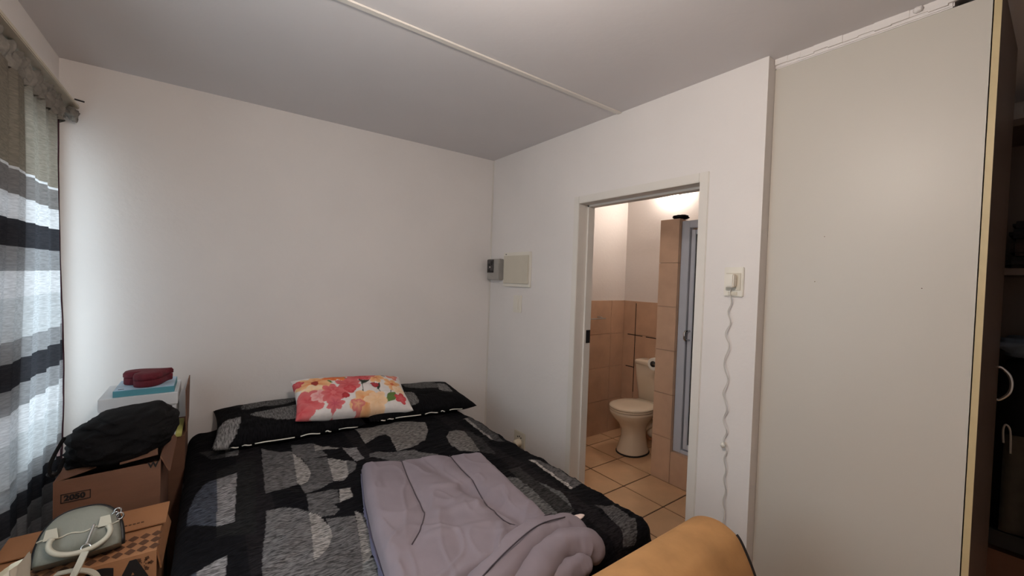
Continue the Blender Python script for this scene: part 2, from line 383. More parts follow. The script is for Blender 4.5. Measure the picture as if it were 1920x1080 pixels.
# ================================================================== WARDROBE
WX, WX1, WY, WZ = 1.965, 2.555, .176, CZ+.945
wd = thing('wardrobe', 'tall white wardrobe side panel with dark brown door beside the bathroom wall', 'wardrobe')
box('side_panel', (WX, WX+.016, WY, .792, 0, WZ), MEL, wd)
box('side_panel', (WX1-.016, WX1, WY, .792, 0, WZ), MEL, wd)
box('top_panel', (WX+.017, WX1-.017, WY, .785, WZ-.02, WZ-.004), MEL, wd)
box('back_panel', (WX+.017, WX1-.017, .786, .791, .1, WZ-.022), BROWN, wd)
box('plinth', (WX+.017, WX1-.017, WY+.03, WY+.046, 0, .09), BROWN, wd)
for z in (.10, 1.0, 1.6): box('shelf', (WX+.017, WX1-.017, WY+.01, .784, z, z+.016), MEL, wd)
dr = box('door', (WX+.0015, WX1, WY-.019, WY-.003, .095, WZ+.03), BROWN, wd)
box('edge_band', (WX+.0002, WX+.0015, WY-.019, WY-.003, .095, WZ+.03), EDGE, dr)
tube('handle', sm([(2.53, WY-.019, CZ-.285), (2.53, WY-.030, CZ-.288), (2.53, WY-.050, CZ-.315), (2.53, WY-.056, CZ-.35), (2.53, WY-.050, CZ-.385), (2.53, WY-.030, CZ-.412), (2.53, WY-.019, CZ-.415)], 5), .006, CHROME, dr)
for y, z in ((.610, -.02+.2), (.30, .165), (.585, .36)):      # specks of dirt on the panel
    cyl('speck', (WX-.0008, y, CZ+z-.15), .0016, .0012, INK2, wd, 'x', 8)
struct(box('trim_6', (WX-.004, WX1, .26, .793, WZ+.001, ZC), WALL, bev=.004), 'plaster filler strip above the wardrobe')
struct(boxes('trim_7', [(WX-.011-.002*math.sin(k*1.7), WX-.0045, .18+k*.047, .18+k*.047+.047, WZ+.014+.003*math.sin(k*2.3), ZC) for k in range(13)], WALL), 'rough plaster edge along the ceiling')
lump('plaster_lump', (WX-.012, .345, ZC-.010), (.012, .014, .010), WALL, bpy.data.objects['trim_6'], amp=.5, seed=9, nu=12, nv=8)
# open shelf unit beyond the wardrobe
su = thing('open_shelf_unit', 'dark open shelf unit holding clothes at the right edge', 'shelf unit')
ux0, ux1, uy0, uy1 = 2.87, 3.28, -.62, .30
box('side_panel', (ux0, ux1, uy1, uy1+.016, 0, 2.3), BROWN, su); box('side_panel', (ux0, ux1, uy0-.016, uy0, 0, 2.3), BROWN, su)
box('back_panel', (ux1-.006, ux1, uy0, uy1, 0, 2.3), BROWN, su)
for n_, z in (('top_panel', 2.284), ('shelf', CZ+.092), ('shelf', CZ-1.115), ('bottom_panel', .05)):
    box(n_, (ux0, ux1-.007, uy0+.0005, uy1-.0005, z, z+.03 if z > .5 else z+.016), BROWN if z > .5 else BLACKW, su)
box('shelf_lip', (ux0-.012, ux0-.0005, uy0, uy1, CZ-1.125, CZ-1.055), BLACKW, su)
zz = CZ+.123
for k, (h, c, w, lab) in enumerate(((.055, (26, 22, 22), .0, 'black folded garment at the bottom of the shelf pile'), (.08, (36, 24, 22), .008, 'dark maroon folded garment in the middle of the shelf pile'), (.045, (22, 21, 24), .003, 'charcoal folded garment second from top of shelf pile'), (.035, (32, 30, 32), .012, 'thin black folded garment on top of the shelf pile'))):
    bm = bmesh.new(); add_box(bm, ux0+.01+w, ux0+.32, -.18, .175-w, zz, zz+h-.004, bev=min(.016, h*.3))
    tag(from_bm('folded_garment', bm, mat('garment_%d' % k, c, .9, .2, 30, .2, 90)), lab, 'clothes', 'folded garments on the shelf'); zz += h
bb = thing('travel_bag', 'tall black travel bag with looped strap inside the shelf unit', 'bag')
lump('body', (ux0+.20, -.02, CZ-.675), (.18, .22, .405), BLACKF, bb, amp=.06, p=5)
tube('strap', sm([(ux0+.005, .150, CZ-.66), (ux0-.006, .152, CZ-.60), (ux0-.008, .145, CZ-.575), (ux0-.006, .132, CZ-.60), (ux0-.002, .128, CZ-.70)]), .004, STEEL, bb, 6)
tag(lump('blue_blanket', (ux0+.17, .02, CZ-.235), (.17, .17, .055), mat('blue_grey_cloth', (96, 108, 124), .9, .15, 20, .2, 60), amp=.35, seed=11, p=2.6), 'blue grey crumpled cloth on top of the travel bag', 'cloth')
oc = grid('olive_trousers', lambda u, v: (ux0+.012-.018*v+.006*math.sin(u*19), -.10+u*.25, CZ-.62-v*.43), 26, 18, mat('olive_cloth', (58, 52, 42), .9, .15, 25, .2, 80))
md = oc.modifiers.new('thick', 'SOLIDIFY'); md.thickness = .006
tag(oc, 'dark olive trousers draped down in front of the travel bag', 'trousers')
cb = thing('shoe_carton', 'brown carton on the floor shelf of the unit', 'box')
box('body', (ux0+.02, ux0+.36, -.40, .20, .068, .36), CARD, cb); box('lid', (ux0+.014, ux0+.366, -.406, .206, .33, .375), CARD, cb)

# ================================================================== CURTAIN
CY0, CY1 = 1.50, 2.735
cu = thing('curtain', 'sheer grey and white banded curtain hanging beside the window', 'curtain')
cm = bpy.data.materials.new('banded_sheer'); cm.use_nodes = True; nt = cm.node_tree; nt.nodes.remove(nt.nodes['Principled BSDF'])
tc = nt.nodes.new('ShaderNodeTexCoord'); sx = nt.nodes.new('ShaderNodeSeparateXYZ'); nt.links.new(tc.outputs['Object'], sx.inputs[0])
mr = nt.nodes.new('ShaderNodeMapRange'); mr.inputs[1].default_value = 0; mr.inputs[2].default_value = 2.4; nt.links.new(sx.outputs['Z'], mr.inputs[0])
cr = nt.nodes.new('ShaderNodeValToRGB'); cr.color_ramp.interpolation = 'CONSTANT'
tops = [(.318, 'g'), (.310, 'W'), (.80, 'h')]
edges = [(.322, 'h'), (.314, 'w'), (.232, 'g'), (.145, 'w'), (.053, 'd'), (-.03, 'm'), (-.13, 'w'), (-.275, 'v'), (-.352, 'm'), (-.445, 'd'), (-.535, 'm'), (-.63, 'w'), (-.78, 'v'), (-.862, 'm'), (-.955, 'd'), (-1.04, 'm'), (-1.28, 'w'), (-1.53, 'v')]
cc = {'h': (138, 130, 118), 'w': (218, 218, 220), 'v': (200, 202, 204), 'g': (128, 124, 122), 'm': (150, 150, 152), 'd': (58, 58, 62)}
el = cr.color_ramp.elements
while len(el) > 1: el.remove(el[-1])
el[0].position = 0; el[0].color = (*lin(cc['v']), 1)
for z, k in reversed(edges[:-1]):
    e = el.new((CZ+z)/2.4); e.color = (*lin(cc[k]), 1)
nt.links.new(mr.outputs[0], cr.inputs[0])
nz = nt.nodes.new('ShaderNodeTexNoise'); nz.inputs['Scale'].default_value = 60; mp = nt.nodes.new('ShaderNodeMapping'); mp.inputs['Scale'].default_value = (1, .6, 3.5)
nt.links.new(tc.outputs['Object'], mp.inputs[0]); nt.links.new(mp.outputs[0], nz.inputs['Vector'])
mr2 = nt.nodes.new('ShaderNodeMapRange'); mr2.inputs[1].default_value = .3; mr2.inputs[2].default_value = .7; mr2.inputs[3].default_value = .8; mr2.inputs[4].default_value = 1.15
nt.links.new(nz.outputs['Fac'], mr2.inputs[0])
vm = nt.nodes.new('ShaderNodeVectorMath'); vm.operation = 'SCALE'; nt.links.new(cr.outputs[0], vm.inputs[0]); nt.links.new(mr2.outputs[0], vm.inputs['Scale'])
d_ = nt.nodes.new('ShaderNodeBsdfDiffuse'); t_ = nt.nodes.new('ShaderNodeBsdfTranslucent'); tp = nt.nodes.new('ShaderNodeBsdfTransparent')
for n_ in (d_, t_, tp): nt.links.new(vm.outputs[0], n_.inputs['Color'])
m1 = nt.nodes.new('ShaderNodeMixShader'); m1.inputs[0].default_value = .34; m2 = nt.nodes.new('ShaderNodeMixShader'); m2.inputs[0].default_value = .05
nt.links.new(d_.outputs[0], m1.inputs[1]); nt.links.new(t_.outputs[0], m1.inputs[2]); nt.links.new(m1.outputs[0], m2.inputs[1]); nt.links.new(tp.outputs[0], m2.inputs[2])
nt.links.new(m2.outputs[0], nt.nodes['Material Output'].inputs[0])
def fold(y):
    # broad flat pleats with sharp returns
    t = (CY1-y)/.155
    k = math.floor(t); f = t-k
    s = f/.8 if f < .8 else 1-(f-.8)/.2
    return .028*s+.006*math.sin(y*37)
CZT = CZ+.655
def cur(u, v):
    y = CY0+u*(CY1-CY0); z = .015+v*(CZT-.015)
    w = .45+.55*(1-v)
    return (-.563+fold(y+.01*math.sin(z*2.1))*(.55+.45*w)+.008*math.sin(z*3+y*4), y+.012*(1-v)*math.sin(y*9), z)
cg = grid('fabric', cur, 240, 60, cm, cu)
def cur2(u, v):                                              # doubled-back layer added to darken the near part, hem raised for lighter cloth below
    y = CY0+.2+u*(2.285-CY0-.2); z = .75+v*(CZT-.76)
    return (-.585+.010*math.sin(y*31)+.006*math.sin(z*4), y, z)
grid('shading_layer', cur2, 120, 30, cm, cu)
tape = mat('gathered_tape', (122, 116, 108), .9, .3, 35, .3, 60)
def gat(u, v):
    y = CY0+u*(CY1+.03-CY0); z = CZT-.012+v*.105
    a = math.sin(y*150+2*math.sin(y*31))
    return (-.560+.013*a*(1-.5*v)+.008*math.sin(v*9+y*70), y, z+.006*math.sin(y*47)+.004*a)
grid('gathered_heading', gat, 400, 10, tape, cu)
tube('selvedge', [(cur(1, k/40)[0]+.001, cur(1, k/40)[1]+.003+.002*math.sin(k*1.7), cur(1, k/40)[2]) for k in range(41)], .0035, mat('maroon_thread', (62, 30, 40), .9), cu, 6)
cr_ = thing('curtain_rail', 'cream wooden curtain rail above the banded curtain', 'curtain rail')
box('batten', (XL+.0005, -.580, 1.0, YB-.006, CZ+.70, CZ+.795), mat('cream_batten', (196, 186, 168), .6, .05, 10), cr_, bev=.004)
box('shelf_board', (XL+.0005, -.528, 1.0, YB-.010, CZ+.755, CZ+.772), mat('cream_batten', (0, 0, 0)), cr_, bev=.003)
tube('hook', [(-.528, 2.80, CZ+.775), (-.50, 2.82, CZ+.776)], .004, DARKP, cr_, 6)
lump('end_tape', (-.545, YB-.06, CZ+.715), (.022, .050, .028), tape, cr_, amp=.5, seed=2)
# ceiling lamp just overhead, out of the frame
cl = thing('ceiling_lamp', 'small round glass ceiling lamp overhead', 'lamp')
cyl('base', (.38, .62, ZC-.025), .07, .024, PLASTIC, cl)
tube('flex', [(.38, .62, ZC-.024), (.38, .62, ZC-.20)], .004, PLASTIC, cl)
lump('globe', (.38, .62, ZC-.265), (.085, .085, .075), mat('lamp_globe', (255, 240, 220), .4, emit=((255, 243, 233), LAMP_E)), cl, amp=0)

# ================================================================== BED
BZ = CZ-.935                                # top of the made bed
bd = thing('bed', 'double bed with dark mattress standing against the head wall', 'bed')
box('base', (.02, 1.36, 1.04, 2.87, .12, .34), mat('bed_base_cloth', (48, 44, 46), .9), bd, bev=.01)
box('mattress', (.01, 1.37, 1.03, 2.88, .342, BZ-.035), mat('mattress_cloth', (170, 168, 170), .9), bd, bev=.04)
for x in (.10, 1.28):
    for y in (1.12, 2.78): cyl('leg', (x, y, 0), .03, .12, BLACKW, bd)
# ---- printed duvet: grid in cloth coordinates (a,b) = metres on the bed, draped over the edges
SHAPES = [
(0.25,'b',[(0.032,2.19),(0.005,2.194),(-0.017,2.162),(-0.038,2.113),(-0.052,2.041),(-0.062,1.961),(-0.062,1.902),(-0.056,1.865),(-0.043,1.847),(0.03,1.795)]),
(0.46,'',[(0.032,2.19),(0.107,2.191),(0.097,1.968),(0.082,1.781),(0.03,1.796)]),
(0.47,'',[(0.055,1.584),(0.027,1.585),(-0.003,1.57),(-0.022,1.555),(-0.021,1.479),(0.044,1.435)]),
(0.25,'b',[(-0.022,1.555),(-0.043,1.543),(-0.059,1.504),(-0.021,1.479)]),
(0.21,'',[(-0.039,2.588),(0.07,2.549),(0.07,2.433),(0.014,2.459)]),
(0.42,'',[(0.07,2.545),(0.126,2.524),(0.123,2.42),(0.071,2.432)]),
(0.11,'',[(0.033,2.297),(0.186,2.294),(0.141,1.66),(0.03,1.716),(0.03,1.796),(0.082,1.781),(0.107,2.191),(0.032,2.19)]),
(0.34,'',[(0.221,2.419),(0.345,2.305),(0.347,2.26),(0.315,1.951),(0.248,1.924),(0.192,1.918),(0.207,2.202)]),
(0.30,'',[(0.374,2.193),(0.475,2.146),(0.463,2.01),(0.448,1.892),(0.372,1.901),(0.326,1.93),(0.366,1.985),(0.38,2.019),(0.382,2.107)]),
(0.52,'w',[(0.345,2.287),(0.369,2.196),(0.382,2.107),(0.38,2.019),(0.357,1.963),(0.327,1.936),(0.316,1.963)]),
(0.50,'w',[(0.473,2.122),(0.496,2.116),(0.545,2.061),(0.519,1.916),(0.487,1.874),(0.448,1.892),(0.463,2.01)]),
(0.34,'',[(0.545,2.061),(0.576,2.041),(0.576,1.993),(0.554,1.938),(0.519,1.916)]),
(0.32,'',[(0.354,2.411),(0.458,2.367),(0.484,2.158),(0.374,2.193),(0.344,2.297)]),
(0.48,'w',[(0.457,2.362),(0.506,2.289),(0.554,2.221),(0.501,2.236),(0.444,2.261)]),
(0.43,'',[(0.567,2.223),(0.633,2.201),(0.624,2.036),(0.583,2.021)]),
(0.34,'',[(0.326,1.93),(0.447,1.886),(0.386,1.842),(0.326,1.838)]),
(0.31,'',[(0.329,1.83),(0.44,1.789),(0.427,1.693),(0.403,1.692),(0.415,1.642),(0.391,1.622),(0.349,1.634),(0.316,1.701)]),
(0.50,'w',[(0.448,1.79),(0.489,1.778),(0.483,1.708),(0.427,1.693)]),
(0.36,'',[(0.183,1.782),(0.234,1.77),(0.278,1.739),(0.316,1.696),(0.306,1.605),(0.286,1.451),(0.267,1.337),(0.244,1.249),(0.131,1.324),(0.138,1.423),(0.15,1.541),(0.173,1.692)]),
(0.33,'',[(0.359,1.618),(0.452,1.567),(0.417,1.364),(0.39,1.255),(0.352,1.176),(0.25,1.245),(0.277,1.391),(0.329,1.438),(0.355,1.494),(0.36,1.561)]),
(0.52,'w',[(0.316,1.696),(0.345,1.637),(0.36,1.561),(0.355,1.494),(0.329,1.438),(0.294,1.401),(0.277,1.391),(0.296,1.524)]),
(0.47,'w',[(0.46,1.603),(0.473,1.574),(0.466,1.412),(0.456,1.338),(0.418,1.297),(0.398,1.283),(0.423,1.399)]),
(0.29,'',[(0.473,1.574),(0.5,1.536),(0.493,1.37),(0.46,1.336),(0.467,1.429)]),
(0.41,'w',[(0.693,2.476),(0.875,2.422),(1.04,2.422),(1.089,2.352),(1.058,2.236),(0.98,2.11),(0.874,2.051),(0.799,2.054),(0.827,2.237),(0.818,2.293),(0.691,2.24)]),
(0.34,'',[(0.66,2.07),(0.713,2.078),(0.799,2.054),(0.881,1.989),(0.937,1.871),(0.95,1.81),(0.826,1.862),(0.647,2.026)]),
(0.40,'w',[(1.101,2.085),(1.155,2.149),(1.208,2.166),(1.241,2.117),(1.194,1.938),(1.151,1.8),(1.064,1.854),(1.059,1.953)]),
(0.18,'',[(1.241,2.117),(1.28,2.082),(1.256,1.9),(1.216,1.744),(1.151,1.8),(1.194,1.938)]),
(0.27,'',[(1.363,2.333),(1.434,2.34),(1.383,1.902),(1.324,1.938)]),
(0.31,'',[(1.36,1.624),(1.404,1.522),(1.409,1.308),(1.32,1.29)]),
(0.60,'w',[(1.342,1.629),(1.361,1.623),(1.334,1.297),(1.315,1.289)]),
(0.50,'w',[(1.353,2.329),(1.374,2.336),(1.335,1.943),(1.319,1.953)]),
(0.17,'',[(1.159,1.567),(1.235,1.572),(1.191,1.135),(1.118,1.151)]),
(0.27,'s',[(1.315,1.149),(1.384,1.115),(1.37,0.983),(1.308,0.908),(1.239,0.923),(1.268,0.966)]),
]
def print_colours(A, B, base=(13, 12, 15)):
    C = np.zeros(A.shape+(3,)); C[:] = lin(base)
    band = ((A > .11) & (A < .21)) | ((A > 1.20) & (A < 1.28)) | ((A > .62) & (A < .68))
    C[band] = lin((25, 22, 24))
    for g, t, poly in SHAPES:
        k = inpoly(A, B, poly); v = g*255
        c = {'b': (v*.95, v*.99, v*1.12), 'w': (v*1.02, v*.98, v*.95)}.get(t, (v*1.01, v*.98, v*.98))
        C[k] = lin(c)
    # the same motifs carry on where the comforter and the sides hide them
    for cx, cy, r, g in ((1.02, 1.30, .22, .33), (.30, 1.15, .20, .40), (1.55, 2.2, .16, .3), (1.58, 1.5, .18, .33), (-.22, 1.35, .14, .30), (-.25, 2.3, .15, .28)):
        k = ((A-cx)**2+(B-cy)**2 < r*r) & (C.sum(-1) < .06) & (A > cx-.5*r)
        C[k] = lin((g*255,)*3)
    return C
DX0, DX1, DYF, DR = -.030, 1.385, 1.00, .062
def duvet_pt(a, b):
    dx = (DX0-a) if a < DX0 else ((a-DX1) if a > DX1 else 0.); dy = (DYF-b) if b < DYF else 0.
    d = math.hypot(dx, dy); z = BZ
    puff = .012*fnoise(a, b, 3, 4)+.009*fnoise(a, b, 9, 11)+.0035*fnoise(a*.5, b*2, 1, 22)+.0022*fnoise(a*.6, b*2.4, 1, 46)
    rg = 1-min(1., abs(fnoise(a*2.2+.25*b, b*7-a*1.5, 4, 1))*4.5); puff += .0055*rg*rg*max(0., min(1., (2.4-b)*2+.3))
    edge = min(a-DX0, DX1-a, b-DYF)
    z += .018*min(1, max(0, edge/.25))
    if d == 0: return (a, b, z+puff)
    ux = (-dx if a < DX0 else dx)/d; uy = -dy/d
    q = DR*PI/2
    if d < q: o = DR*math.sin(d/DR); dz = DR*(1-math.cos(d/DR))
    else: o = DR+(d-q)*(.16 if a > 0 else .22*min(1, max(0, (1.72-b)/.4))); dz = DR+(d-q)*.985
    s = (a-b)*1.0
    w = max(0, d-.08)*.16*(math.sin(s*24)+.6*math.sin(s*41+1))
    o += w*(.5 if a > 0 else .18)
    bx = min(max(a, DX0), DX1); by = max(b, DYF)
    return (bx+ux*o, by+uy*o, z-dz+puff*max(0, 1-d*4))
nu, nv = 520, 520
A_, B_ = np.meshgrid(np.linspace(-.44, 1.76, nu), np.linspace(.68, 2.885, nv))
V = [duvet_pt(a, b) for a, b in zip(A_.ravel().tolist(), B_.ravel().tolist())]
F = [(j*nu+i, j*nu+i+1, (j+1)*nu+i+1, (j+1)*nu+i) for j in range(nv-1) for i in range(nu-1)]
me = bpy.data.meshes.new('duvet'); me.from_pydata(V, [], F)
at = me.attributes.new('Col', 'FLOAT_COLOR', 'POINT')
Cc = np.ones((nu*nv, 4), np.float32); Cc[:, :3] = print_colours(A_, B_).reshape(-1, 3); at.data.foreach_set('color', Cc.ravel())
dv = new_obj('duvet', me, PRINT, None, True)
tag(dv, 'black duvet printed with grey half circles spread over the bed', 'duvet')
# ---- cushions: inflated grids, front and back joined at the seam
def cushion(name, w, h, t, m, colfn=None, nu=90, nv=60, seed=0, pinch=.06, wr=.006):
    V = []; F = []; C = []
    def P(u, v, s):
        x, y = u*2-1, v*2-1
        k = max(0., (1-abs(x)**2.6))*max(0., (1-abs(y)**2.6))
        e = 1-pinch*(1-abs(y)**2)*abs(x)**3; f = 1-pinch*1.2*(1-abs(x)**2)*abs(y)**3
        n = wr*fnoise(x*2, y*2, s+seed, 1.6)+wr*.5*fnoise(x*4, y*4, s+seed, 2)
        return (x*w/2*e, y*h/2*f, s*(t/2*k**.42)+n*k**.3)
    for s in (1, -1):
        for j in range(nv):
            for i in range(nu):
                V.append(P(i/(nu-1), j/(nv-1), s)); C.append((i/(nu-1), j/(nv-1), s))
    N = nu*nv
    for j in range(nv-1):
        for i in range(nu-1):
            q = (j*nu+i, j*nu+i+1, (j+1)*nu+i+1, (j+1)*nu+i)
            F.append(q); F.append(tuple(N+k for k in reversed(q)))
    me = bpy.data.meshes.new(name); me.from_pydata(V, [], F)
    if colfn:
        at = me.attributes.new('Col', 'FLOAT_COLOR', 'POINT'); U = np.array(C)
        cc_ = np.ones((2*N, 4), np.float32); cc_[:, :3] = colfn(U[:, 0]*w, U[:, 1]*h, U[:, 2]); at.data.foreach_set('color', cc_.ravel())
    bm = bmesh.new(); bm.from_mesh(me); bmesh.ops.remove_doubles(bm, verts=bm.verts, dist=1e-5); bm.to_mesh(me); bm.free()
    return new_obj(name, me, m, None, True)
def place(o, loc, rx=0, ry=0, rz=0):
    o.matrix_world = Matrix.Translation(loc) @ Matrix.Rotation(rz, 4, 'Z') @ Matrix.Rotation(rx, 4, 'X') @ Matrix.Rotation(ry, 4, 'Y'); return o
def pcol(shapes):
    def f(X, Y, S):
        C = np.zeros((len(X), 3)); C[:] = lin((14, 13, 15))
        for g, poly in shapes: C[inpoly(X, Y, smooth_poly(poly))] = lin((g, g*.98, g*.97))
        return C
    return f
pl = cushion('pillow', .74, .46, .125, PRINTP, pcol([(96, [(.15, .24), (.3, .10), (.62, .08), (.66, .22), (.55, .27), (.3, .25)]), (120, [(0, .0), (.09, .0), (.13, .22), (.05, .24), (0, .18)]), (78, [(.12, .30), (.40, .30), (.42, .46), (.15, .46)]), (88, [(.69, .1), (.74, .1), (.74, .3), (.66, .28)])]), seed=1)
place(pl, (.385, 2.655, BZ+.084), rx=math.radians(8), rz=math.radians(-1.5))
tag(pl, 'black pillow with grey printed panels at the left head of the bed', 'pillow', 'black printed pillows')
pr = cushion('pillow', .76, .46, .125, PRINTP, pcol([(104, [(.02, .16), (.12, .05), (.34, .04), (.36, .2), (.25, .24)]), (84, [(.35, .28), (.60, .24), (.62, .46), (.33, .46)]), (112, [(.56, .20), (.66, .16), (.69, .32), (.62, .36)]), (66, [(.1, .3), (.33, .28), (.33, .46), (.1, .46)])]), seed=4)
place(pr, (1.138, 2.655, BZ+.082), rx=math.radians(8), ry=math.radians(2.5), rz=math.radians(2))
tag(pr, 'black pillow with grey printed panels at the right head of the bed', 'pillow', 'black printed pillows')
for o, x0, x1 in ((pl, -.34, .36), (pr, -.36, .30)):          # white edging under the pillowcase flap
    for a, b in ((.05, .12), (.14, .20), (.22, .48), (.52, .66), (.70, .74), (.80, .95)):
        tube('white_edging', [(x0+(x1-x0)*(a+(b-a)*k/12), -.219+.003*math.sin(k*.5+a*9), -.010+.003*math.sin(k*.4)) for k in range(13)], .0035, PLASTIC, o, 6)
# ---- floral cushion
def floral(X, Y, S):
    n = len(X); C = np.zeros((n, 3)); C[:] = lin((228, 220, 216))
    def blend(k, c, a=1.): C[k] = C[k]*(1-a)+np.array(lin(c))*a
    def flower(cx, cy, r, petals, c1, c2, rot=0., core=None):
        dx, dy = X-cx, Y-cy; d = np.hypot(dx, dy); th = np.arctan2(dy, dx)+rot
        r = r*1.22; R = r*(.70+.30*np.abs(np.cos(th*petals/2)))*(1+.10*np.sin(th*3+cx*40)); k = d < R
        f = np.clip(d/np.maximum(R, 1e-5), 0, 1)[:, None]; w = (.75+.25*np.cos(th*petals))[:, None]
        C[k] = ((np.array(lin(c1))*(1-f)+np.array(lin(c2))*f)*w+np.array(lin(c2))*(1-w))[k]
        if core: blend(d < r*.2, core)
    def leaf(x0, y0, x1, y1, w, c):
        L = math.hypot(x1-x0, y1-y0); ux, uy = (x1-x0)/L, (y1-y0)/L
        t = ((X-x0)*ux+(Y-y0)*uy)/L; s = np.abs(-(X-x0)*uy+(Y-y0)*ux)
        blend((t > 0) & (t < 1) & (s < w*np.sin(np.clip(t, 0, 1)*PI)), c)
    def stem(x0, y0, x1, y1, c=(52, 66, 44)):
        L = math.hypot(x1-x0, y1-y0); ux, uy = (x1-x0)/L, (y1-y0)/L
        t = ((X-x0)*ux+(Y-y0)*uy); s = np.abs(-(X-x0)*uy+(Y-y0)*ux); blend((t > 0) & (t < L) & (s < .0028), c)
    RED, PNK, ORG, PEA, GRN, DGR = (196, 60, 66), (214, 110, 112), (226, 126, 62), (238, 190, 140), (96, 122, 60), (44, 54, 40)
    stem(.37, .12, .38, .28); stem(.48, .10, .45, .24); stem(.53, .08, .56, .17); stem(.28, .14, .25, .09)
    leaf(.38, .20, .44, .27, .016, DGR); leaf(.38, .20, .375, .27, .012, DGR); leaf(.46, .14, .49, .21, .011, DGR); leaf(.17, .26, .21, .22, .011, GRN)
    leaf(.50, .04, .575, .12, .028, GRN); leaf(.24, .30, .30, .27, .014, GRN); leaf(.45, .31, .51, .29, .008, DGR); leaf(.52, .30, .55, .28, .008, DGR); leaf(.29, .02, .33, .05, .012, GRN); leaf(.22, .33, .27, .335, .01, DGR)
    flower(.11, .235, .085, 7, ORG, PEA, .3, (150, 50, 40)); flower(.09, .17, .05, 5, PEA, (240, 214, 180), .8)
    flower(.055, .095, .075, 5, RED, PNK, .5); flower(.025, .035, .055, 4, RED, PNK, .2); flower(.12, .12, .04, 5, PNK, (232, 180, 176))
    flower(.20, .135, .062, 8, RED, PNK, .1, PNK); flower(.20, .055, .042, 7, (176, 60, 84), PNK)
    flower(.295, .20, .062, 6, RED, PNK, .5); flower(.30, .155, .03, 4, PNK, RED)
    flower(.265, .105, .020, 3, RED, (170, 44, 50)); flower(.452, .185, .024, 3, RED, (150, 40, 50))
    flower(.375, .055, .075, 5, ORG, PEA, .4); flower(.44, .055, .06, 6, PEA, (244, 206, 168), .1); flower(.325, .035, .034, 5, PEA, PNK)
    flower(.475, .265, .048, 6, ORG, PEA, .2, (214, 120, 90)); flower(.575, .20, .05, 6, ORG, PEA, .9, (206, 84, 50)); flower(.61, .14, .04, 5, PEA, (246, 220, 190)); flower(.60, .07, .036, 5, PNK, RED)
    flower(.38, .325, .085, 6, RED, PNK, .1); flower(.23, .31, .06, 7, (200, 80, 60), ORG); flower(.02, .27, .03, 5, PNK, RED); flower(.40, .275, .03, 6, PNK, RED); flower(.60, .30, .04, 5, PEA, PNK)
    return C
fc = cushion('floral_cushion', .67, .34, .15, FLORAL, floral, 170, 110, seed=7, pinch=.05, wr=.010)
place(fc, (.718, 2.585, BZ+.178), rx=math.radians(25), ry=math.radians(4.5), rz=math.radians(-3))
tag(fc, 'white cushion with red and orange watercolour flowers on the black pillows', 'cushion')
# ---- folded grey comforter
cf = thing('comforter', 'folded mauve grey quilted comforter lying on the black duvet', 'comforter')
def bil(u, v):
    # footprint: u across, v from the head end (0) to the foot end (1)
    L = np.array([(.555, 1.845), (.492, 1.59), (.445, 1.34), (.412, 1.10), (.385, .965)]); Rr = np.array([(1.07, 1.645), (1.045, 1.50), (1.02, 1.34), (1.0, 1.15), (.985, .975)])
    t = v*4; i = min(3, int(t)); f = t-i
    a = L[i]*(1-f)+L[i+1]*f; b = Rr[i]*(1-f)+Rr[i+1]*f
    return a*(1-u)+b*u
SEAMS = [[(.709, 1.772), (.668, 1.588), (.625, 1.359), (.614, 1.307), (.565, 1.231), (.513, 1.176)], [(.912, 1.69), (.881, 1.453), (.847, 1.258), (.829, 1.111), (.892, 1.074), (1.0, 1.072)], [(.42, 1.02), (.55, .99)]]
SEAMS = [sm(s, 6) for s in SEAMS]
def sdist(x, y):
    m_ = 9.
    for s in SEAMS:
        for (x0, y0), (x1, y1) in zip(s[:-1], s[1:]):
            dx, dy = x1-x0, y1-y0; t = max(0, min(1, ((x-x0)*dx+(y-y0)*dy)/(dx*dx+dy*dy+1e-12)))
            m_ = min(m_, math.hypot(x-x0-dx*t, y-y0-dy*t))
    return m_
CH = .090
def cheight(x, y):
    s = sdist(x, y)
    g = 1-math.exp(-(s/.035)**2)*.5-.5*math.exp(-(s/.008)**2)*.6
    n = .008*fnoise(x, y, 5, 4)+.003*fnoise(x, y, 8, 12)
    for ax, ay, bx, by, w, h in ((.77, 1.72, .83, 1.38, .035, -.014), (.83, 1.38, .90, 1.02, .030, -.020), (.72, 1.45, .80, 1.42, .02, .008), (.66, 1.28, .80, 1.25, .02, .010), (.58, 1.18, .76, 1.12, .018, .008), (.70, 1.3, .62, 1.05, .03, -.008), (.80, 1.10, .72, .98, .02, .012)):
        dx, dy = bx-ax, by-ay; t = max(0, min(1, ((x-ax)*dx+(y-ay)*dy)/(dx*dx+dy*dy))); d = math.hypot(x-ax-dx*t, y-ay-dy*t)
        n += h*math.exp(-(d/w)**2)
    rg = 1-min(1., abs(fnoise(x*5+y*2.5, y*6-x*4, 1, 1))*5); n += .006*rg*rg*min(1., max(0., (1.6-y)*3))
    rg = 1-min(1., abs(fnoise(x*9-y*3, y*4+x*5, 7, 1))*6); n += .0035*rg*rg
    return CH-.016+.016*g+n
def ctop(u, v):
    p = bil(u, v); x, y = float(p[0]), float(p[1])
    e = min(u*.5, (1-u)*.5, v*.8, (1-v)*.8); k = min(1, e/.035); r_ = math.sqrt(max(0, 1-(1-k)**2))
    return (x, y, BZ+.020+.045*(1-r_)*0+.038+(cheight(x, y)-.038)*r_)
nu_, nv_ = 120, 150
grid('top_layer', ctop, nu_, nv_, GREYF, cf)
